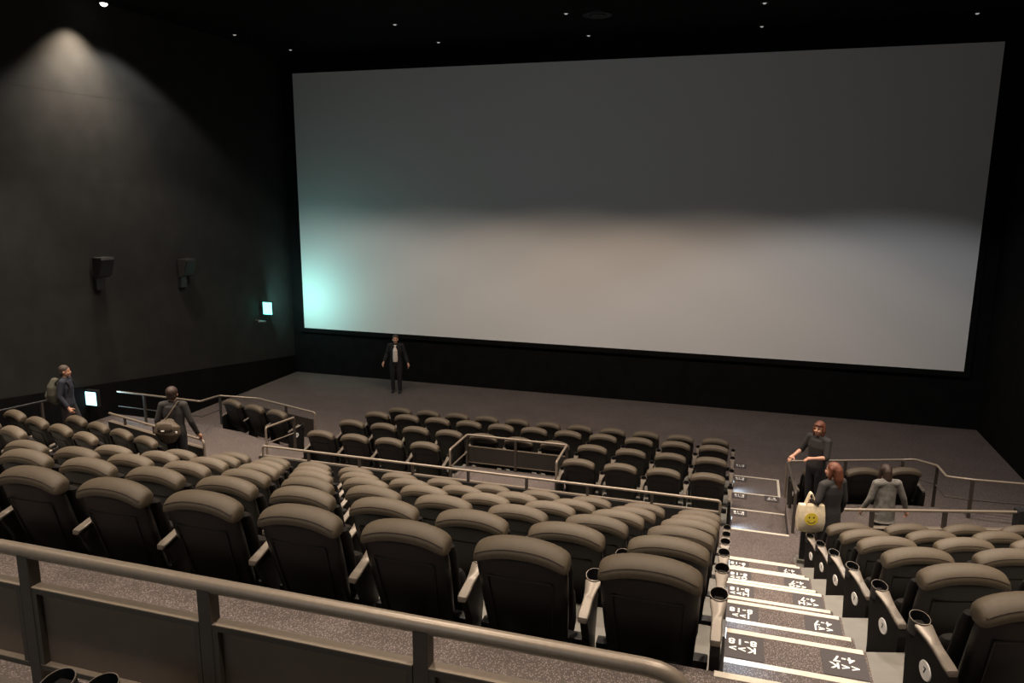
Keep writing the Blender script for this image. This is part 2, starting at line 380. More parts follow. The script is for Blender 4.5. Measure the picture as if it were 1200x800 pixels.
# tipped-up seat cushion
def cush_ring(z, wd, dp):
    yc = .40+(z-.3)*-.16
    return [(math.copysign(abs(cos(t))**.5, cos(t))*wd, yc+math.copysign(abs(sin(t))**.6, sin(t))*dp, z) for t in [2*pi*k/24 for k in range(24)]]
ME['seat_cushion'] = MB().rings([cush_ring(z, wd, dp) for z, wd, dp in ((.22, .2, .02), (.235, .225, .05), (.3, .235, .062), (.42, .235, .058), (.50, .23, .055), (.53, .215, .04), (.54, .18, .02))]).mesh('seat_cushion')
ME['underframe'] = MB().box(-.31, .31, .22, .30, .24, .30).box(-.31, .31, .36, .40, .18, .23).mesh('underframe', False, .006)
# armrest plate: a strip in y-z with varying width, ends in the cup ring
prof = [(-.07, .592, .020), (-.062, .604, .028), (-.03, .612, .031), (.02, .624, .029), (.08, .638, .028), (.13, .650, .031), (.175, .660, .037), (.21, .668, .043), (.232, .673, .046)]
rg = []
for y, z, hw_ in prof:
    rg.append([(-hw_, y, z-.016), (-hw_, y, z-.004), (-hw_*.8, y-.001, z+.001), (hw_*.8, y-.001, z+.001), (hw_, y, z-.004), (hw_, y, z-.016)])
ME['armrest'] = MB().rings(rg).mesh('armrest')
cc, tl = Vector((0, .272, .684)), R(13)
def ringpts(r, dz, n=28): return [cc+Vector((r*cos(t), r*1.1*sin(t)*cos(tl)-dz*sin(tl), r*1.1*sin(t)*sin(tl)+dz*cos(tl))) for t in [2*pi*k/n for k in range(n)]]
ME['cup_holder'] = MB().rings([ringpts(.020, -.095), ringpts(.044, -.09), ringpts(.050, .003), ringpts(.0475, .005), ringpts(.042, -.084), ringpts(.016, -.084)]).mesh('cup_holder')
ME['cup_ring'] = MB().rings([ringpts(.0502, -.002), ringpts(.0512, .002), ringpts(.0508, .006), ringpts(.0482, .006), ringpts(.0478, .002), ringpts(.0484, -.002)], False).mesh('cup_ring')
sd = [(.03, 0), (.30, 0), (.30, .05), (.25, .30), (.33, .60), (.20, .655), (-.02, .60), (.07, .40), (.10, .06), (.03, .04)]
def yzprism(pts, x0, x1):
    n = len(pts)
    return MB().add([(x0, y, z) for y, z in pts]+[(x1, y, z) for y, z in pts], [tuple(range(n))[::-1], tuple(range(n, 2*n))]+[(i, (i+1) % n, n+(i+1) % n, n+i) for i in range(n)])
ME['side_panel'] = yzprism(sd, -.022, .022).mesh('side_panel', True, .005)
ed = [(-.06, 0), (.34, 0), (.345, .22), (.375, .60), (.33, .66), (.20, .655), (-.03, .595), (-.05, .52), (-.035, .3)]
ME['end_panel'] = yzprism(ed, -.026, .026).mesh('end_panel', True, .006)
BADGE = {}
bd = MB(); bd.rings([[(0, .056*cos(t), .056*sin(t)) for t in [2*pi*k/24 for k in range(24)]], [(.005, .053*cos(t), .053*sin(t)) for t in [2*pi*k/24 for k in range(24)]]])
for num_ in ('7', '8', '19'):
    mm = bd.mesh('seat_badge')
    bm = bmesh.new(); bm.from_mesh(mm); k0 = len(bm.faces)
    tm = text_mesh(num_, .05).copy(); tm.transform(Matrix.Translation((.0055, 0, 0)) @ Matrix.Rotation(pi/2, 4, 'Z') @ Matrix.Rotation(pi/2, 4, 'X'))
    bm.from_mesh(tm); bm.faces.ensure_lookup_table()
    for f_ in bm.faces[k0:]: f_.material_index = 1
    bm.to_mesh(mm); bm.free(); mm.materials.append(M['badge']); mm.materials.append(M['dark']); BADGE[num_] = mm
MATN = dict(headrest='head', seam='seam', back_shell='shell', shell_rim='shell', backrest='pad', seat_cushion='pad', underframe='black', armrest='arm', cup_holder='black', cup_ring='arm', side_panel='shell', end_panel='pad')
for k_, me in ME.items(): me.materials.append(M[MATN[k_]])

def arm_parts(root, x, end=0, num=None, detail=True):
    a = link('armrest', ME['armrest'], None, root, (x, .08, -.04)); a['label'] = 'champagne metal armrest plate'
    c = link('cup_holder', ME['cup_holder'], None, a)
    link('cup_ring', ME['cup_ring'], None, a)
    s_ = link('end_panel' if end else 'side_panel', ME['end_panel' if end else 'side_panel'], None, root, (x, .05, 0)); s_.scale = (1, 1, .935)
    if end:
        b = link('seat_badge', BADGE[num or ('8' if end > 0 else '7')], None, s_, (.0262*end, .15, .47))
        b.rotation_euler = (0, 0, 0 if end > 0 else pi)
        b['label'] = 'round white seat number badge'
def seat(x, y, z, rz, label, group, left=True, right=False, lend=0, rend=0, num=None):
    t = thing('cinema_seat', label, 'seat', (x, y, z), rz, group)
    h = link('headrest', ME['headrest'], None, t); link('seam', ME['seam'], None, h)
    b = link('back_shell', ME['back_shell'], None, t); link('shell_rim', ME['shell_rim'], None, b)
    link('backrest', ME['backrest'], None, t)
    link('seat_cushion', ME['seat_cushion'], None, t); link('underframe', ME['underframe'], None, t)
    if left: arm_parts(t, -.35, lend)
    if right: arm_parts(t, .35, rend, num)
    return t
def vis(x, y, z):
    a = px((x, y, z+.96)); b = px((x, y, z+.4)); return -75 < a[0] < 1285 and a[1] < 815
ROWN = {r: 'row '+r for r in 'ABCDEFGHJK'}
RWORD = dict(A='front row', B='second row', C='third row', D='fourth row', E='row behind the long rail', F='second row behind the rail',
             G='third row behind the rail', H='fourth row behind the rail', J='second nearest row', K='nearest row')
X0 = -.3840
for r in 'ABCDEFGHJK':
    for j in range(11):
        if r == 'D' and j in (4, 5, 6): continue
        x, y, z = X0-.7*j, HY[r], LZ[r]
        if not vis(x, y, z): continue
        if r == 'D' and j > 6: lab = 'dark cinema seat in fourth row, %s left of the railed wheelchair bay' % ORD[j-6]
        else: lab = 'dark cinema seat, centre block %s, %s from the stair aisle' % (RWORD[r], ORD[j+1])
        if j == 10: lab = 'dark cinema seat, centre block %s, leftmost of its row' % RWORD[r]
        seat(x, y, z, 0, lab, 'centre seats, '+RWORD[r], True, j == 0 or (r == 'D' and j == 7), -1 if (j == 10 or (r == 'D' and j == 3)) else 0, 1 if (j == 0 or (r == 'D' and j == 7)) else 0)
aR, aL = R(16), R(-15.1)
for r in 'EFGHJK':
    for j in range(4):
        x, y, z = 1.42+.707*j*cos(aR), HY[r]+.19+.707*j*sin(aR), LZ[r]
        if not vis(x, y, z): continue
        lab = 'dark cinema seat, right wing %s, %s' % (RWORD[r], 'beside the stairs' if j == 0 else ORD[j+1]+' from the stairs')
        seat(x, y, z, aR, lab, 'right wing seats, '+RWORD[r], True, j == 3, -1 if j == 0 else 0, 1 if j == 3 else 0)
    for j in range(4):
        x, y, z = -9.256-.70*j*cos(aL), HY[r]+.2-.70*j*sin(aL), LZ[r]
        if not vis(x, y, z): continue
        lab = 'dark cinema seat, left wing %s, %s' % (RWORD[r], 'at its right end' if j == 0 else ORD[j+1]+' from its right end')
        seat(x, y, z, aL, lab, 'left wing seats, '+RWORD[r], True, j == 0, -1 if j == 3 else 0, 1 if j == 0 else 0, '19')
for j, (x, y) in enumerate(((1.40, 13.03), (2.085, 13.235), (2.76, 13.46))):
    seat(x, y, LZ['C'], R(17), 'dark cinema seat in the short front right row, %s' % ['at its left end, nearest the stairs', 'the middle one behind the standing women', 'at its right end by the rail'][j],
         'short front right row of three', True, j == 2, -1 if j == 0 else 0, 1 if j == 2 else 0)
for j, (x, y) in enumerate(((-10.6, 13.45), (-9.90, 13.26), (-9.22, 13.08))):
    seat(x, y, LZ['C'], R(-15.1), 'dark cinema seat in the short front left row, %s' % ['left end', 'the middle one', 'right end with round white badge'][j],
         'short front left row of three', True, j == 2, -1 if j == 0 else 0, 1 if j == 2 else 0, '19')
# the console just under the camera shows only its two cup holders
t = thing('armrest_console', 'dark armrest console with twin cup holders at the bottom left, behind the nearest rail', 'armrest', (-1.929, 1.266, LL))
link('stand', yzprism([(.02, 0), (.33, 0), (.33, .49), (-.02, .44)], -.03, .17).mesh('stand', True, .008), 'shell', t, (0, 0, 0))
for dx, dy in ((0, .02), (.145, .041)):
    a = link('armrest', ME['armrest'], None, t, (dx, dy, -.185)); link('cup_holder', ME['cup_holder'], None, a); link('cup_ring', ME['cup_ring'], None, a)

# ------------------------------------------------------------------ rails
def rail_thing(label, group=None): return thing('guard_rail', label, 'railing', (0, 0, 0), 0, group)
def rtube(root, pts, r=.021, name='handrail', m='rail', bend=.08): return link(name, MB().tube(tpath(pts, bend), r, 14).mesh(name), m, root)
def rpost(root, x, y, z0, z1, w=.04, rz=0, m='post', d=None):
    o = link('post', MB().box(-w/2, w/2, -(d or w)/2, (d or w)/2, 0, z1-z0).mesh('post', False, .004), m, root, (x, y, z0), rz); return o
# nearest rail with panels
t = rail_thing('long bronze handrail with brown panels crossing the bottom left foreground')
zr = CZ-1.35; yr = 2.0
rtube(t, [(-6.6, yr, zr-.003), (-.078, yr, zr-.003), (-.078, yr, LL)], .0265, bend=.13)
xs = [-.911-.8185*i for i in range(7)]
for x in xs: rpost(t, x, yr, LL, zr-.01, .052, d=.05)
ends = [-.078]+xs
for a, b in zip(ends, ends[1:]):
    x1, x0 = a-.03, b+.026
    fr = MB().box(x0, x1, yr-.022, yr+.022, CZ-1.512, CZ-1.492).box(x0, x1, yr-.022, yr+.022, CZ-1.835, CZ-1.816)
    fl = MB().box(x0, x1, yr-.022, yr+.022, CZ-1.492, CZ-1.488).box(x0, x1, yr-.022, yr+.022, CZ-1.816, CZ-1.812)
    fr.box(x0, x0+.022, yr-.022, yr+.022, CZ-1.812, CZ-1.512).box(x1-.022, x1, yr-.022, yr+.022, CZ-1.812, CZ-1.512)
    f = link('panel_frame', fr.mesh('panel_frame', False), 'post', t); link('frame_edge', fl.mesh('frame_edge', False), 'rail', f)
    link('panel', MB().box(x0+.022, x1-.022, yr+.004, yr+.012, CZ-1.812, CZ-1.512).mesh('panel', False), 'panel', f)
# centre parapet in front of row E
t = rail_thing('low black parapet with bronze handrail before the centre seats of the rear block')
yp = EDGE['E']+.04; zt = CZ-4.275; zw = CZ-4.455
link('parapet_wall', MB().box(XB, XA0-.12, yp-.04, yp+.04, CROSS, zw).mesh('parapet_wall', False), 'parapet', t)
link('capping', MB().box(XB, XA0-.12, yp-.012, yp+.045, zw, zw+.012).mesh('capping', False), 'rail', t)
rtube(t, [(XB+.06, yp, zw+.01), (XB+.06, yp, zt), (-.15, yp, zt), (-.15, yp, CROSS)], .02, bend=.05)
for i in range(1, 8): rpost(t, -.16-.946*i, yp, zw, zt-.01, .04)
# right wing parapet
t = rail_thing('low black parapet with bronze handrail before the right wing seats')
def line_box(mb, p, q, th, z0, z1):
    d = Vector((q[0]-p[0], q[1]-p[1])).normalized(); n = Vector((-d.y, d.x))*th/2
    return mb.prism([(p[0]+n.x, p[1]+n.y), (p[0]-n.x, p[1]-n.y), (q[0]-n.x, q[1]-n.y), (q[0]+n.x, q[1]+n.y)], z0, z1)
E1 = EDGE['E']+.05
pa, pb = (1.0, yR(1.0, E1)), (3.72, yR(3.72, E1)); ra = (1.22, yR(1.22, E1))
link('parapet_wall', line_box(MB(), pa, pb, .08, CROSS, CZ-4.52).mesh('parapet_wall', False), 'parapet', t)
link('capping', line_box(MB(), pa, pb, .09, CZ-4.52, CZ-4.508).mesh('capping', False), 'rail', t)
rtube(t, [(ra[0], ra[1], CZ-4.26), (3.72, pb[1], CZ-4.26)], .022)
for x in (1.24, 1.85, 2.8): rpost(t, x, yR(x, E1), CZ-4.51, CZ-4.27, .05, aR)
rpost(t, 3.79, yR(3.79, E1), CROSS, CZ-4.22, .14, aR, 'black')
rpost(t, .96, 10.34, LZ['E'], CZ-4.47, .07, 0, 'black', .09)
link('base_plate', MB().box(.9, 1.06, 10.26, 10.42, LZ['E'], LZ['E']+.05).mesh('base_plate', False, .005), 'vinyl', t)
# left wing parapet
t = rail_thing('low black parapet with bronze handrail before the left wing seats')
pa, pb = (-8.9, yL(-8.9, E1)), (-11.7, yL(-11.7, E1))
link('parapet_wall', line_box(MB(), pa, pb, .08, CROSS, CZ-4.46).mesh('parapet_wall', False), 'parapet', t)
link('capping', line_box(MB(), pa, pb, .09, CZ-4.46, CZ-4.448).mesh('capping', False), 'rail', t)
rtube(t, [(-11.7, pb[1], CZ-4.30), (-8.95, pa[1], CZ-4.30), (-8.86, pa[1]-.03, CZ-4.33), (-8.86, pa[1]-.03, CROSS)], .022)
for x in (-10.3, -11.2): rpost(t, x, yL(x, E1), CZ-4.45, CZ-4.31, .04, aL)
# wheelchair bay guard
t = rail_thing('box-shaped guard rail with dark panels around the wheelchair bay')
zb = CZ-4.54; yb = EDGE['D']
rtube(t, [(-4.86, 11.97, zb-.33), (-4.86, 11.97, zb), (-4.87, yb, zb), (-2.93, yb, zb), (-2.90, 11.97, zb), (-2.90, 11.97, zb-.33)], .021, bend=.05)
rtube(t, [(-4.86, 12.0, zb-.33), (-4.86, yb, zb-.33)], .014, 'mid_rail'); rtube(t, [(-2.90, 12.0, zb-.33), (-2.90, yb, zb-.33)], .014, 'mid_rail')
for x in (-4.86, -3.90, -2.93): rpost(t, x, yb-.02, CROSS, zb-.01, .045)
for x in (-4.86, -2.90): rpost(t, x, 11.97, CROSS, zb-.30, .045)
for a, b in ((-4.835, -3.925), (-3.875, -2.955)):
    link('panel', MB().box(a, b, yb-.03, yb-.01, CZ-5.06, CZ-4.76).mesh('panel', False), 'dpanel', t)
    link('panel_frame', MB().box(a, b, yb-.035, yb-.005, CZ-4.76, CZ-4.745).box(a, b, yb-.035, yb-.005, CZ-5.075, CZ-5.06).mesh('panel_frame', False), 'rail', t)
# front right rails
t = rail_thing('bronze guard rail wrapping the short front right row of seats')
za = CZ-4.80
pts = [(.93, 14.0, LZ['C']), (.93, 14.0, za), (2.93, 14.62, CZ-4.76), (3.12, 14.62, CZ-4.73), (3.36, 14.05, CZ-4.62), (3.34, 13.32, CZ-4.55), (3.68, 13.18, CZ-4.51), (XW1-.03, 13.22, CZ-4.48)]
rtube(t, pts, .021, bend=.06)
def beam(root, p, q, r=.012, name='mid_rail', m='post'): return link(name, MB().tube([p, q], r, 10).mesh(name), m, root)
for a, b in zip(pts[3:], pts[4:]): beam(t, (a[0], a[1], a[2]-.34), (b[0], b[1], b[2]-.34))
for x, y, z0, z1 in ((1.94, 14.32, LZ['C'], za+.01), (2.93, 14.6, LZ['C'], CZ-4.77), (3.36, 14.05, LZ['C'], CZ-4.63), (3.68, 13.18, CROSS, CZ-4.52), (4.75, 13.2, CROSS, CZ-4.5)): rpost(t, x, y, z0, z1, .05)
t = rail_thing('dark handrail with posts at the left side of the front right row')
rtube(t, [(.93, 13.85, CZ-4.79), (.93, 11.72, CZ-4.50), (.93, 11.70, CROSS)], .024, bend=.05, m='post')
rpost(t, .93, 12.7, CROSS if False else CROSS, CZ-4.65, .05)
# front left rails
t = rail_thing('bronze guard rail wrapping the short front left row of seats')
pts = [(-13.3, 13.05, CZ-4.46), (-11.0, 12.98, CZ-4.46), (-11.75, 14.5, CZ-4.80), (-10.9, 14.8, CZ-4.87), (-9.02, 14.25, CZ-4.89), (-9.02, 14.25, LZ['C'])]
pts[1] = (-11.05, 13.02, CZ-4.48)
rtube(t, pts, .021, bend=.06)
for a, b in zip(pts[:3], pts[1:3]): beam(t, (a[0], a[1], a[2]-.34), (b[0], b[1], b[2]-.34))
for x, y, z0, z1 in ((-12.55, 13.03, CROSS, CZ-4.47), (-11.72, 14.48, LZ['C'], CZ-4.80), (-9.95, 14.52, LZ['C'], CZ-4.88)): rpost(t, x, y, z0, z1, .045)
link('panel', line_box(MB(), (-10.85, 14.72), (-9.06, 14.22), .03, LZ['C'], CZ-5.04).mesh('panel', False), 'dpanel', t)
t = rail_thing('short bronze rail with two posts at the right side of the front left row')
rtube(t, [(-8.66, 11.94, CROSS), (-8.66, 11.94, CZ-4.50), (-8.52, 12.68, CZ-4.50)], .021, bend=.05)
beam(t, (-8.66, 11.94, CZ-4.82), (-8.52, 12.68, CZ-4.82), m='rail'); rpost(t, -8.52, 12.68, CROSS, CZ-4.51, .045)
t = rail_thing('dark side rail at the left edge beside the left wall')
rtube(t, [(-13.05, 8.6, CZ-3.95), (-12.75, 10.8, CZ-4.02)], .018, m='black'); rpost(t, -12.76, 10.7, CROSS, CZ-4.04, .04); rpost(t, -13.03, 8.8, CROSS, CZ-3.97, .04)

# ------------------------------------------------------------------ fixtures
def downlight(x, y, label):
    t = thing('downlight', label, 'ceiling light', (x, y, CEIL), 0, 'recessed downlights in the ceiling above the screen')
    rg = lambda r, z: [(r*cos(a), r*sin(a), z) for a in [2*pi*k/20 for k in range(20)]]
    link('trim_ring', MB().rings([rg(.09, 0), rg(.09, -.015), rg(.06, -.02), rg(.055, 0)], False).mesh('trim_ring'), 'black', t)
    link('lens', MB().rings([rg(.05, -.004), rg(.03, -.03), rg(.01, -.038)]).mesh('lens'), 'lens', t)
dl = [(-13.28, 18, 'far left of the rear line'), (-13.1, 20.3, 'far left, nearest the screen'), (-8.64, 18, 'second of the nearer line'), (-8.49, 20.4, 'second of the line by the screen'),
      (-4.33, 18, 'middle of the nearer line'), (-4.34, 20.6, 'middle of the line by the screen'), (0, 18.2, 'fourth of the nearer line'), (-.03, 20.65, 'fourth of the line by the screen'), (4.6, 20.5, 'rightmost, near the screen corner')]
for x, y, l in dl: downlight(x, y, 'tiny recessed downlight in the black ceiling, '+l)
t = thing('ceiling_vent', 'faint round vent in the black ceiling above the screen', 'vent', (-3.66, 18.3, CEIL))
link('vent_ring', MB().rings([[(r*cos(a), r*sin(a), z) for a in [2*pi*k/28 for k in range(28)]] for r, z in ((.34, 0), (.34, -.03), (.28, -.05), (.2, -.03), (.2, -.05), (.12, -.03), (.02, -.06))]).mesh('vent_ring'), 'black', t)
# the wall washer
lx, ly, lz = -13.30, 13.70, CZ+3.80
t = thing('spotlight', 'bright white ceiling spotlight above the left wall', 'spotlight', (lx, ly, lz))
link('stem', MB().tube([(0, 0, .06), (0, 0, CEIL-lz)], .012, 10).mesh('stem'), 'black', t)
rg = lambda r, z: [(r*cos(a), r*sin(a), z) for a in [2*pi*k/20 for k in range(20)]]
link('housing', MB().rings([rg(.055, .11), rg(.075, .09), rg(.08, .02), rg(.07, .02), rg(.07, .03)]).mesh('housing'), 'black', t)
link('lens', MB().rings([rg(.072, .018), rg(.065, -.012), rg(.03, -.035)]).mesh('lens'), 'lampon', t)
lamp('SPOT', 'wall_washer', (lx, ly-.35, lz-.12), 1150, (1.0, .80, .62), target=(lx-.34, ly-.38, lz-2.2), spot_size=R(96), spot_blend=1.0, shadow_soft_size=.05)
# speakers
def speaker(y, z, label, s=1.0):
    t = thing('wall_speaker', label, 'speaker', (XW0+.004, y, z), 0, 'speakers on the left wall'); t.scale = (.66, .66, .66)
    b = MB(); pr_ = [(.10, -.42), (.34, -.34), (.50, .22), (.46, .30), (.10, .30)]
    n = len(pr_); w_ = .28
    b.add([(x, -w_, zz) for x, zz in pr_]+[(x, w_, zz) for x, zz in pr_], [tuple(range(n)), tuple(range(n, 2*n))[::-1]]+[(i, n+i, n+(i+1) % n, (i+1) % n) for i in range(n)])
    c = link('cabinet', b.mesh('cabinet', False, .015), 'spk', t)
    g = MB().add([(.352, -.24, -.30), (.352, .24, -.30), (.508, .24, .20), (.508, -.24, .20), (.342, -.24, -.30), (.342, .24, -.30), (.498, .24, .20), (.498, -.24, .20)], [(0, 1, 2, 3), (7, 6, 5, 4), (0, 4, 5, 1), (1, 5, 6, 2), (2, 6, 7, 3), (3, 7, 4, 0)])
    link('grille', g.mesh('grille', False), 'black', c)
    link('bracket', MB().box(0, .16, -.24, .08, -.80, -.30).box(0, .12, -.10, .10, -.4, .1).mesh('bracket', False, .005), 'black', t)
speaker(13.42, CZ-1.70, 'black wall speaker on the left wall, nearer one under the light pool')
speaker(16.05, CZ-1.95, 'black wall speaker on the left wall, farther one nearer the screen')
# exit lamp by the screen: lit on both faces
t = thing('exit_lamp', 'glowing green-white exit lamp on the left wall beside the screen', 'lamp', (XW0, 19.25, CZ-3.49))
link('bracket', MB().box(0, .14, -.03, .03, -.03, .03).mesh('bracket', False, .005), 'black', t)
link('housing', MB().box(.12, .46, -.045, .045, -.20, .20).mesh('housing', True, .012), 'black', t)
link('lit_face', MB().box(.14, .44, -.052, -.044, -.18, .18).mesh('lit_face', False), 'green', t)
link('lit_face', MB().box(.14, .44, .044, .052, -.18, .18).mesh('lit_face', False), 'green', t)
lamp('AREA', 'exit_lamp_glow', (XW0+.5, 19.36, CZ-3.45), 30, (.40, 1.0, .94), target=(XW0+1.45, 21, CZ-3.1), shape='RECTANGLE', size=.3, size_y=.36)
t = thing('wall_camera', 'small grey wall camera just under the green exit lamp', 'camera', (XW0, 19.0, CZ-3.83))
link('arm', MB().tube([(0, 0, 0), (.12, 0, 0), (.2, .05, -.03)], .018, 8).mesh('arm'), 'metal', t)
link('camera_body', MB().tube([(.16, -.06, -.03), (.24, .12, -.05)], .035, 12, caps=True).mesh('camera_body'), 'metal', t)
t = thing('guide_lamp', 'dazzling blue-white square lamp low on the left wall beyond the walking man', 'lamp', (XW0, 12.78, CZ-4.58))
link('housing', MB().box(0, .34, -.05, .05, -.19, .19).mesh('housing', True, .012), 'black', t)
link('lit_face', MB().box(.03, .32, -.056, -.048, -.15, .15).mesh('lit_face', False), 'cyan', t)
lamp('AREA', 'guide_lamp_glow', (XW0+.42, 12.78, CZ-4.5), 9, (.45, .8, 1.0), target=(XW0+3, 13.2, CZ-4.6), shape='RECTANGLE', size=.3, size_y=.3)
# little step lamps on the seat ends along the stairs
def step_light(y, z, label, e=2.2):
    t = thing('step_light', label, 'step light', (-.0075, y, z), 0, 'step lights along the stair aisle')
    link('housing', MB().box(0, .022, -.09, .09, 0, .22).mesh('housing', True, .004), 'metal', t)
    link('lens', MB().box(.020, .025, -.04, .04, .18, .20).mesh('lens', False), 'led', t)
    lamp('SPOT', 'step_light_glow', (.05, y, z+.19), e*3, (.55, .78, 1.0), target=(.16, y, z), spot_size=R(125), spot_blend=1.0, shadow_soft_size=.02)
step_light(14.35, LZ['B'], 'small cool step light beside the second front step', 5)
step_light(12.0, LZ['D'], 'small cool step light beside the wide front landing', 7)
step_light(7.44, (LZ['G']+LZ['H'])/2, 'small cool step light at the end of the third row behind the rail', .5)
step_light(5.20, (LZ['J']+LZ['K'])/2, 'small cool step light at the end of the second nearest row', 1.3)
step_light(4.05, (LZ['K']+WALK)/2, 'small cool step light at the end of the nearest row', 1.5)

# ------------------------------------------------------------------ people
def V(*a): return Vector(a)
def hand(mb, w, d, nrm, side, curl=.35, s=1.0):
    """palm, four fingers, thumb; w wrist, d pointing direction, nrm palm normal, side +1/-1 where the thumb goes"""
    w = Vector(w); d = Vector(d).normalized(); nrm = Vector(nrm); nrm = (nrm-d*nrm.dot(d)).normalized(); sdv = d.cross(nrm)*side
    mb.tube([w-d*.02, w+d*.03*s, w+d*.085*s], [.026*s, .032*s, .036*s], 10, asp=1.0, up=nrm)
    # flatten is approximated by four finger roots spread over the palm
    for k, (off, L) in enumerate(((.028, .070), (.0095, .080), (-.0095, .074), (-.028, .058))):
        b = w+d*.075*s+sdv*off*s; L *= s; c = curl*(1+.12*k)
        p1 = b+(d*cos(c)+nrm*sin(c))*L*.5; p2 = p1+(d*cos(2*c)+nrm*sin(2*c))*L*.3; p3 = p2+(d*cos(2.8*c)+nrm*sin(2.8*c))*L*.25
        mb.tube([b-d*.02, b, p1, p2, p3], [.011*s, .011*s, .010*s, .009*s, .0075*s], 8, caps=True)
    b = w+d*.025*s+sdv*.028*s; q = (d*.6+sdv*.75+nrm*.25).normalized(); q2 = (d*.9+sdv*.3+nrm*.35).normalized()
    mb.tube([b, b+q*.04*s, b+q*.04*s+q2*.035*s], [.014*s, .012*s, .009*s], 8, caps=True)
def person(label, loc, rz, H, pose, top, bottom, hairm, hairstyle='short', shoe='cblack', shirt=None, coat=0, sleeve=True, torso_w=1.0, skirt=0):
    k = H/1.70
    t = thing('person', label, 'person', loc, rz)
    P = dict(pel=V(0, 0, .90), wai=V(0, 0, 1.04), che=V(0, .0, 1.24), neck=V(0, -.01, 1.41), head=V(0, .015, 1.56),
             hipL=V(-.09, 0, .88), hipR=V(.09, 0, .88), knL=V(-.10, .02, .48), knR=V(.10, .02, .48), anL=V(-.10, -.01, .08), anR=V(.10, -.01, .08),
             shL=V(-.175, -.01, 1.37), shR=V(.175, -.01, 1.37), elL=V(-.235, -.03, 1.09), elR=V(.235, -.03, 1.09), wrL=V(-.25, .05, .85), wrR=V(.25, .05, .85), look=0., tilt=0.)
    P.update({a: (Vector(b) if isinstance(b, tuple) else b) for a, b in pose.items()})
    Q = {a: (b*k if isinstance(b, Vector) else b) for a, b in P.items()}
    # ---- body: one continuous surface
    b = MB(); hd = Q['head']; RT = Matrix.Rotation(Q['look'], 3, 'Z') @ Matrix.Rotation(Q['tilt'], 3, 'X')
    def h(x, y, z): return hd+RT@Vector((x*k, y*k, z*k))
    b.ell(h(0, -.012, .03), (.076*k, .095*k, .09*k), RT); b.ell(h(0, .02, -.035), (.060*k, .072*k, .078*k), RT)
    b.ell(h(0, .06, -.085), (.030*k, .028*k, .026*k), RT)
    b.tube([h(0, .082, .01), h(0, .103, -.028), h(0, .088, -.036)], [.010*k, .014*k, .010*k], 8, caps=True)
    for s_ in (-1, 1): b.ell(h(s_*.076, -.005, -.012), (.011*k, .022*k, .032*k), RT, 8, 6); b.ell(h(s_*.035, .075, -.03), (.02*k, .018*k, .02*k), RT, 8, 6)
    b.tube([Q['che']+V(0, -.01, .10)*k, Q['neck'], h(0, -.01, -.06)], [.06*k, .052*k, .05*k], 12, caps=True)
    tw = torso_w
    def torso(mb, g, low=None, hip=1.0):
        mb.tube([Q['pel']-V(0, 0, .06)*k, Q['pel'], Q['wai'], Q['che'], Q['che']+V(0, -.01, .12)*k, Q['neck']-V(0, 0, .01)*k],
                [(.10+g)*k, (.112+g)*k, (.098+g)*k, (.112+g)*k, (.095+g)*k, (.05+g*.6)*k], 18, asp=1.42*tw, up=(0, 1, 0), caps=True)
        mb.tube([Q['shL'], (Q['shL']+Q['shR'])/2+V(0, 0, .015)*k, Q['shR']], [(.052+g)*k, (.06+g)*k, (.052+g)*k], 12, caps=True)
    torso(b, -.004)
    for s_ in 'LR':
        b.tube([Q['sh'+s_], Q['el'+s_]], [.043*k, .034*k], 12, caps=True)
        b.tube([Q['el'+s_], Q['el'+s_].lerp(Q['wr'+s_], .3), Q['wr'+s_]], [.034*k, .036*k, .023*k], 12, caps=True)
        b.tube([Q['hip'+s_], Q['hip'+s_].lerp(Q['kn'+s_], .5), Q['kn'+s_]], [.080*k, .07*k, .05*k], 12, caps=True)
        b.tube([Q['kn'+s_], Q['kn'+s_].lerp(Q['an'+s_], .35), Q['an'+s_]], [.05*k, .053*k, .034*k], 12, caps=True)
        b.tube([Q['an'+s_], Q['an'+s_]+V(0, .02, -.04)*k, Q['an'+s_]+V(0, .11, -.055)*k], [.030*k, .024*k, .018*k], 10, caps=True)
        d = (Q['wr'+s_]-Q['el'+s_]); sg = 1 if s_ == 'L' else -1
        hand(b, Q['wr'+s_], P.get('hd'+s_, d), P.get('hn'+s_, V(sg, 0, 0)), P.get('th'+s_, 1 if s_ == 'R' else -1), P.get('curl'+s_, .35), k)
    body = link('body', b.mesh('body', remesh=.0065, sm=3), 'skin', t)
    for s_ in (-1, 1):
        e = link('eye', MB().ell(h(s_*.031, .079, .006), (.014*k, .008*k, .009*k), RT, 10, 6).mesh('eye'), 'eye', body)
    link('mouth', MB().ell(h(0, .088, -.062), (.026*k, .009*k, .008*k), RT, 12, 6).mesh('mouth'), 'lip', body)
    # ---- clothes
    c = MB(); torso(c, .016)
    if coat: c.tube([Q['pel']+V(0, 0, .05)*k, Q['pel']-V(0, 0, .15)*k, Q['pel']-V(0, 0, coat)*k], [.128*k, .14*k, .16*k], 18, asp=1.3*tw, up=(0, 1, 0))
    for s_ in 'LR':
        m_ = Q['el'+s_].lerp(Q['wr'+s_], .9 if sleeve else .02)
        c.tube([Q['sh'+s_], Q['sh'+s_].lerp(Q['el'+s_], .5), Q['el'+s_]], [.066*k, .058*k, .052*k], 14, caps=True)
        c.tube([Q['el'+s_], m_], [.052*k, (.040 if sleeve else .05)*k], 14)
    if top:
        cm = c.mesh('jacket', remesh=.010, sm=3); link('jacket', cm, top, body)
    tr = MB(); tr.tube([Q['pel']-V(0, 0, .05)*k, Q['pel']+V(0, 0, .10)*k], [.118*k, .112*k], 18, asp=1.42*tw, up=(0, 1, 0), caps=True)
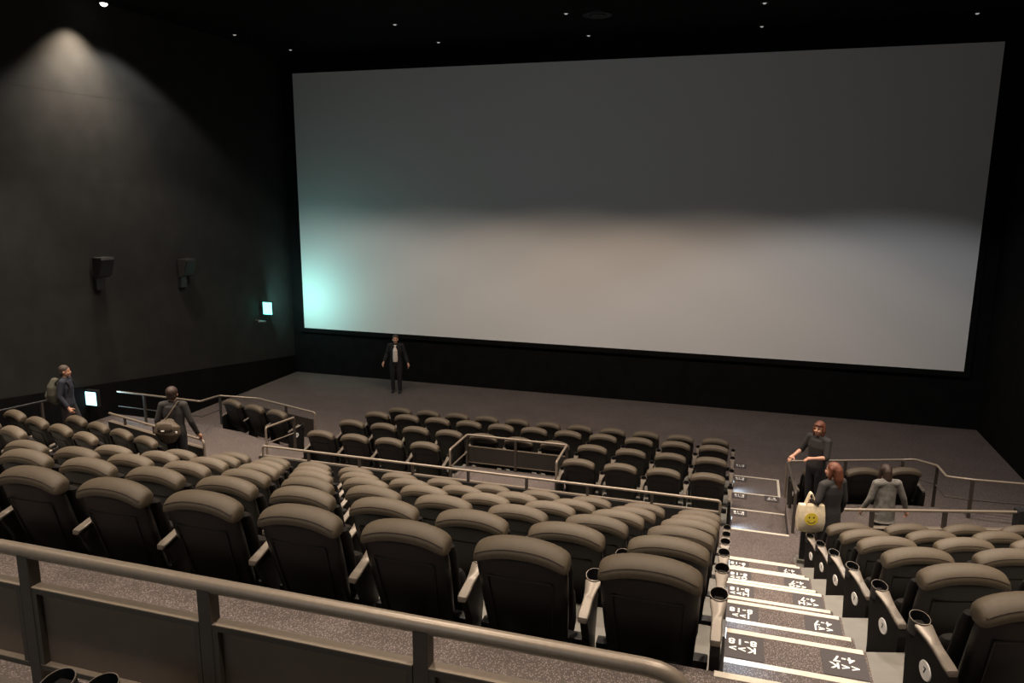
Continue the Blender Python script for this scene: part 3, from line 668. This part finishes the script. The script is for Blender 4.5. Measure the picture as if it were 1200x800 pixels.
    for s_ in 'LR':
        tr.tube([Q['hip'+s_], Q['hip'+s_].lerp(Q['kn'+s_], .5), Q['kn'+s_], Q['kn'+s_].lerp(Q['an'+s_], .5), Q['an'+s_]-V(0, 0, .035)*k], [.098*k, .088*k, .070*k, .064*k, .056*k], 14)
    link('trousers', tr.mesh('trousers', remesh=.012, sm=3), bottom, body)
    for s_ in 'LR':
        a = Q['an'+s_]; sh = MB().tube([a+V(0, -.035, -.045)*k, a+V(0, .05, -.05)*k, a+V(0, .16, -.055)*k], [.036*k, .042*k, .034*k], 12, asp=1.1, caps=True)
        sh.tube([a+V(0, 0, .02)*k, a+V(0, .01, -.04)*k], [.044*k, .042*k], 12)
        link('shoe', sh.mesh('shoe', remesh=.008, sm=2), shoe, body)
    if shirt:
        sp_ = MB().tube([Q['wai']+V(0, .092, -.12)*k, Q['wai']+V(0, .094, .0)*k, Q['che']+V(0, .092, .0)*k, Q['neck']+V(0, .052, -.02)*k], [.062*k, .066*k, .064*k, .042*k], 12, asp=1.15, up=(0, 1, 0))
        link('shirt', sp_.mesh('shirt', remesh=.010, sm=2), shirt, body)
    # ---- hair
    hm = MB()
    hm.ell(h(0, -.024, .048), (.086*k, .100*k, .088*k), RT)
    if hairstyle == 'short': hm.ell(h(0, -.055, -.01), (.078*k, .062*k, .08*k), RT)
    if hairstyle == 'curly':
        hm.ell(h(0, -.04, .045), (.098*k, .108*k, .095*k), RT); hm.ell(h(0, -.06, -.015), (.09*k, .07*k, .085*k), RT)
    if hairstyle == 'bob':
        for s_ in (-1, 1): hm.tube([h(s_*.072, -.02, .05), h(s_*.088, .0, -.03), h(s_*.078, .01, -.11)], [.030*k, .028*k, .018*k], 10, caps=True)
        hm.tube([h(0, -.07, .03), h(0, -.085, -.05), h(0, -.075, -.13)], [.07*k, .068*k, .045*k], 12, asp=1.15, caps=True); hm.tube([h(-.045, .072, .075), h(.045, .072, .075)], .018*k, 8, caps=True)
    if hairstyle == 'long':
        for s_ in (-1, 1): hm.tube([h(s_*.072, -.02, .05), h(s_*.085, -.01, -.06), h(s_*.075, .0, -.20)], [.030*k, .028*k, .016*k], 10, caps=True)
        hm.tube([h(0, -.07, .03), h(0, -.095, -.10), h(0, -.10, -.27)], [.07*k, .068*k, .035*k], 12, asp=1.15, caps=True)
    link('hair', hm.mesh('hair', remesh=.009, sm=2), hairm, body)
    return t, Q
# man on the front floor
person('person in open black jacket and white shirt standing before the screen', (-9.66, 19.68, 0), R(196), 1.73,
       dict(wrL=(-.36, .08, .86), elL=(-.27, -.02, 1.10), wrR=(.33, .16, .90), elR=(.27, -.03, 1.11), knL=(-.10, .06, .48), anL=(-.11, .04, .08), look=R(4)),
       'cblack', 'cblack', 'hair', shirt='white')
# man with the rucksack
t, Q = person('person with greying hair and navy jacket walking at the far left', (-12.93, 11.43, CROSS), R(-62), 1.70,
       dict(knL=(-.10, .14, .50), anL=(-.10, .22, .10), knR=(.10, -.02, .48), anR=(.10, -.20, .12), wrR=(.25, .10, .86), elR=(.24, -.05, 1.10), wrL=(-.24, -.02, .84)),
       'navy', 'charcoal', 'hair_grey')
rs = MB().tube([(0, -.215, .98), (0, -.235, 1.10), (0, -.225, 1.26), (0, -.20, 1.36)], [.10, .125, .12, .08], 14, asp=1.25, up=(0, 1, 0), caps=True)
rk = link('rucksack', rs.mesh('rucksack', remesh=.012, sm=3), 'gcanvas', None); rk.location = (-12.93, 11.43, CROSS); rk.rotation_euler = (0, 0, R(-62))
tag(rk, 'grey-green rucksack on the back of the man at the far left', 'rucksack')
link('pocket', MB().tube([(0, -.335, 1.0), (0, -.345, 1.08), (0, -.335, 1.14)], [.05, .06, .045], 12, asp=1.6, up=(0, 1, 0), caps=True).mesh('pocket', remesh=.01, sm=2), 'gcanvas', rk)
for s_ in (-1, 1): link('strap', MB().tube(tpath([(s_*.10, -.16, 1.34), (s_*.12, -.02, 1.46), (s_*.12, .13, 1.30), (s_*.13, .03, 1.08), (s_*.12, -.16, 1.02)], .08), .013, 8, asp=1.8).mesh('strap'), 'cblack', rk)
# person with the shoulder bag, back to us
px2 = (-9.13, 10.10, LZ['E'])
t, Q = person('person seen from behind, dark jacket, curly hair, left of the centre seats', px2, R(22), 1.70,
       dict(elR=(.27, .0, 1.07), wrR=(.31, .20, .77), elL=(-.27, -.03, 1.10), wrL=(-.26, .08, .86), knL=(-.10, .08, .49), anL=(-.10, .10, .08), hdR=V(.1, .8, -.5), hnR=V(0, 0, -1)),
       'charcoal', 'cblack', 'hair', 'curly')
bg = link('shoulder_bag', MB().tube([(-.06, -.215, .84), (-.05, -.225, .95), (-.03, -.22, 1.08), (-.02, -.20, 1.14)], [.08, .115, .105, .055], 16, asp=1.9, up=(0, 1, 0), caps=True).mesh('shoulder_bag', remesh=.012, sm=2), 'olive')
bg.location = px2; bg.rotation_euler = (0, 0, R(22)); tag(bg, 'big olive-brown shoulder bag on the back of the person on the left', 'bag')
link('flap', MB().tube([(-.05, -.325, 1.03), (-.05, -.315, 1.12)], [.03, .025], 12, asp=4.5, up=(0, 1, 0), caps=True).mesh('flap'), 'olive', bg)
link('buckle', MB().box(-.10, -.05, -.362, -.354, 1.01, 1.03).mesh('buckle', False), 'badge', bg); link('buckle', MB().box(.12, .15, -.33, -.322, .97, 1.0).mesh('buckle', False), 'badge', bg)
link('strap', MB().tube(tpath([(-.12, -.24, 1.10), (.02, -.19, 1.30), (.12, -.06, 1.465), (.06, .12, 1.30), (-.12, .16, 1.05), (-.24, .02, .98), (-.22, -.18, 1.0)], .08), .010, 8, asp=2).mesh('strap'), 'olive', bg)
# woman reaching out along the front right rail
person('person with short reddish hair and dark top leaning toward the front right rail', (1.27, 12.52, CROSS), R(138), 1.60,
       dict(elR=(.27, .08, 1.12), wrR=(.27, .28, 1.04), elL=(-.24, .08, 1.12), wrL=(-.10, .26, 1.10), look=R(10), hnL=V(0, 0, -1), hnR=V(0, 0, -1)), 'charcoal', 'cblack', 'hair_red', 'bob', sleeve=False)
# woman in the long coat with the tote
pw2 = (1.24, 10.16, LZ['E'])
person('person with reddish hair in long dark coat standing beside the cream tote bag', pw2, R(40), 1.53,
       dict(elL=(-.27, -.02, 1.14), wrL=(-.22, .16, 1.08), look=R(18)), 'charcoal', 'cblack', 'hair_red', 'long', coat=.48)
tb = thing('tote_bag', 'cream canvas tote bag with a round yellow smiling face print', 'bag', (pw2[0], pw2[1], pw2[2]), R(12))
bgm = MB(); cx, cy = -.27, -.10
bgm.rings([[(cx+sx_*.16*a, cy+sy_*.05*b_, z) for sx_, sy_ in ((-1, -1), (-.5, -1.25), (0, -1.35), (.5, -1.25), (1, -1), (1, 1), (.5, 1.25), (0, 1.35), (-.5, 1.25), (-1, 1))] for z, a, b_ in ((.60, .70, .6), (.63, .98, 1.0), (.75, 1.08, 1.25), (.88, 1.03, 1.1), (.97, .98, .7), (.975, .96, .5))])
bag = link('bag_body', bgm.mesh('bag_body'), 'tote', tb)
def disc(c, r, th, n=28, sy=1): return MB().rings([[(c[0]+r*cos(a), c[1]-q, c[2]+r*sy*sin(a)) for a in [2*pi*i/n for i in range(n)]] for q in (0, th)])
dc = (cx-.01, cy-.080, .80)
pf = link('face_print', disc(dc, .085, .004).mesh('face_print', False), 'yellow', bag)
for s_ in (-1, 1): link('print_eye', disc((dc[0]+s_*.028, dc[1]-.004, dc[2]+.022), .009, .002, 12, 1.5).mesh('print_eye', False), 'dark', bag)
link('print_smile', MB().tube([(dc[0]+.048*cos(a), dc[1]-.005, dc[2]-.005+.048*sin(a)) for a in [pi+.3+(pi-.6)*i/12 for i in range(13)]], .004, 6).mesh('print_smile'), 'dark', bag)
for yy in (-.03, .03): link('handle', MB().tube(tpath([(cx-.08, cy+yy, .96), (cx-.02, cy+yy*.6, 1.16), (cx+.06, cy+yy, .96)], .06), .009, 8, asp=1.8).mesh('handle'), 'tote', tb)
# woman in the grey jacket
person('person with long dark hair in light grey jacket, arms held out', (2.06, 11.12, CROSS), R(18), 1.46,
       dict(elL=(-.25, .0, 1.10), wrL=(-.31, .10, .88), elR=(.28, -.04, 1.12), wrR=(.36, .0, .90), neck=(0, .05, 1.40), head=(0, .09, 1.54), che=(0, .03, 1.23), knR=(.10, .12, .5), anR=(.10, .14, .1)),
       'grey', 'grey', 'hair', 'long', coat=.18)
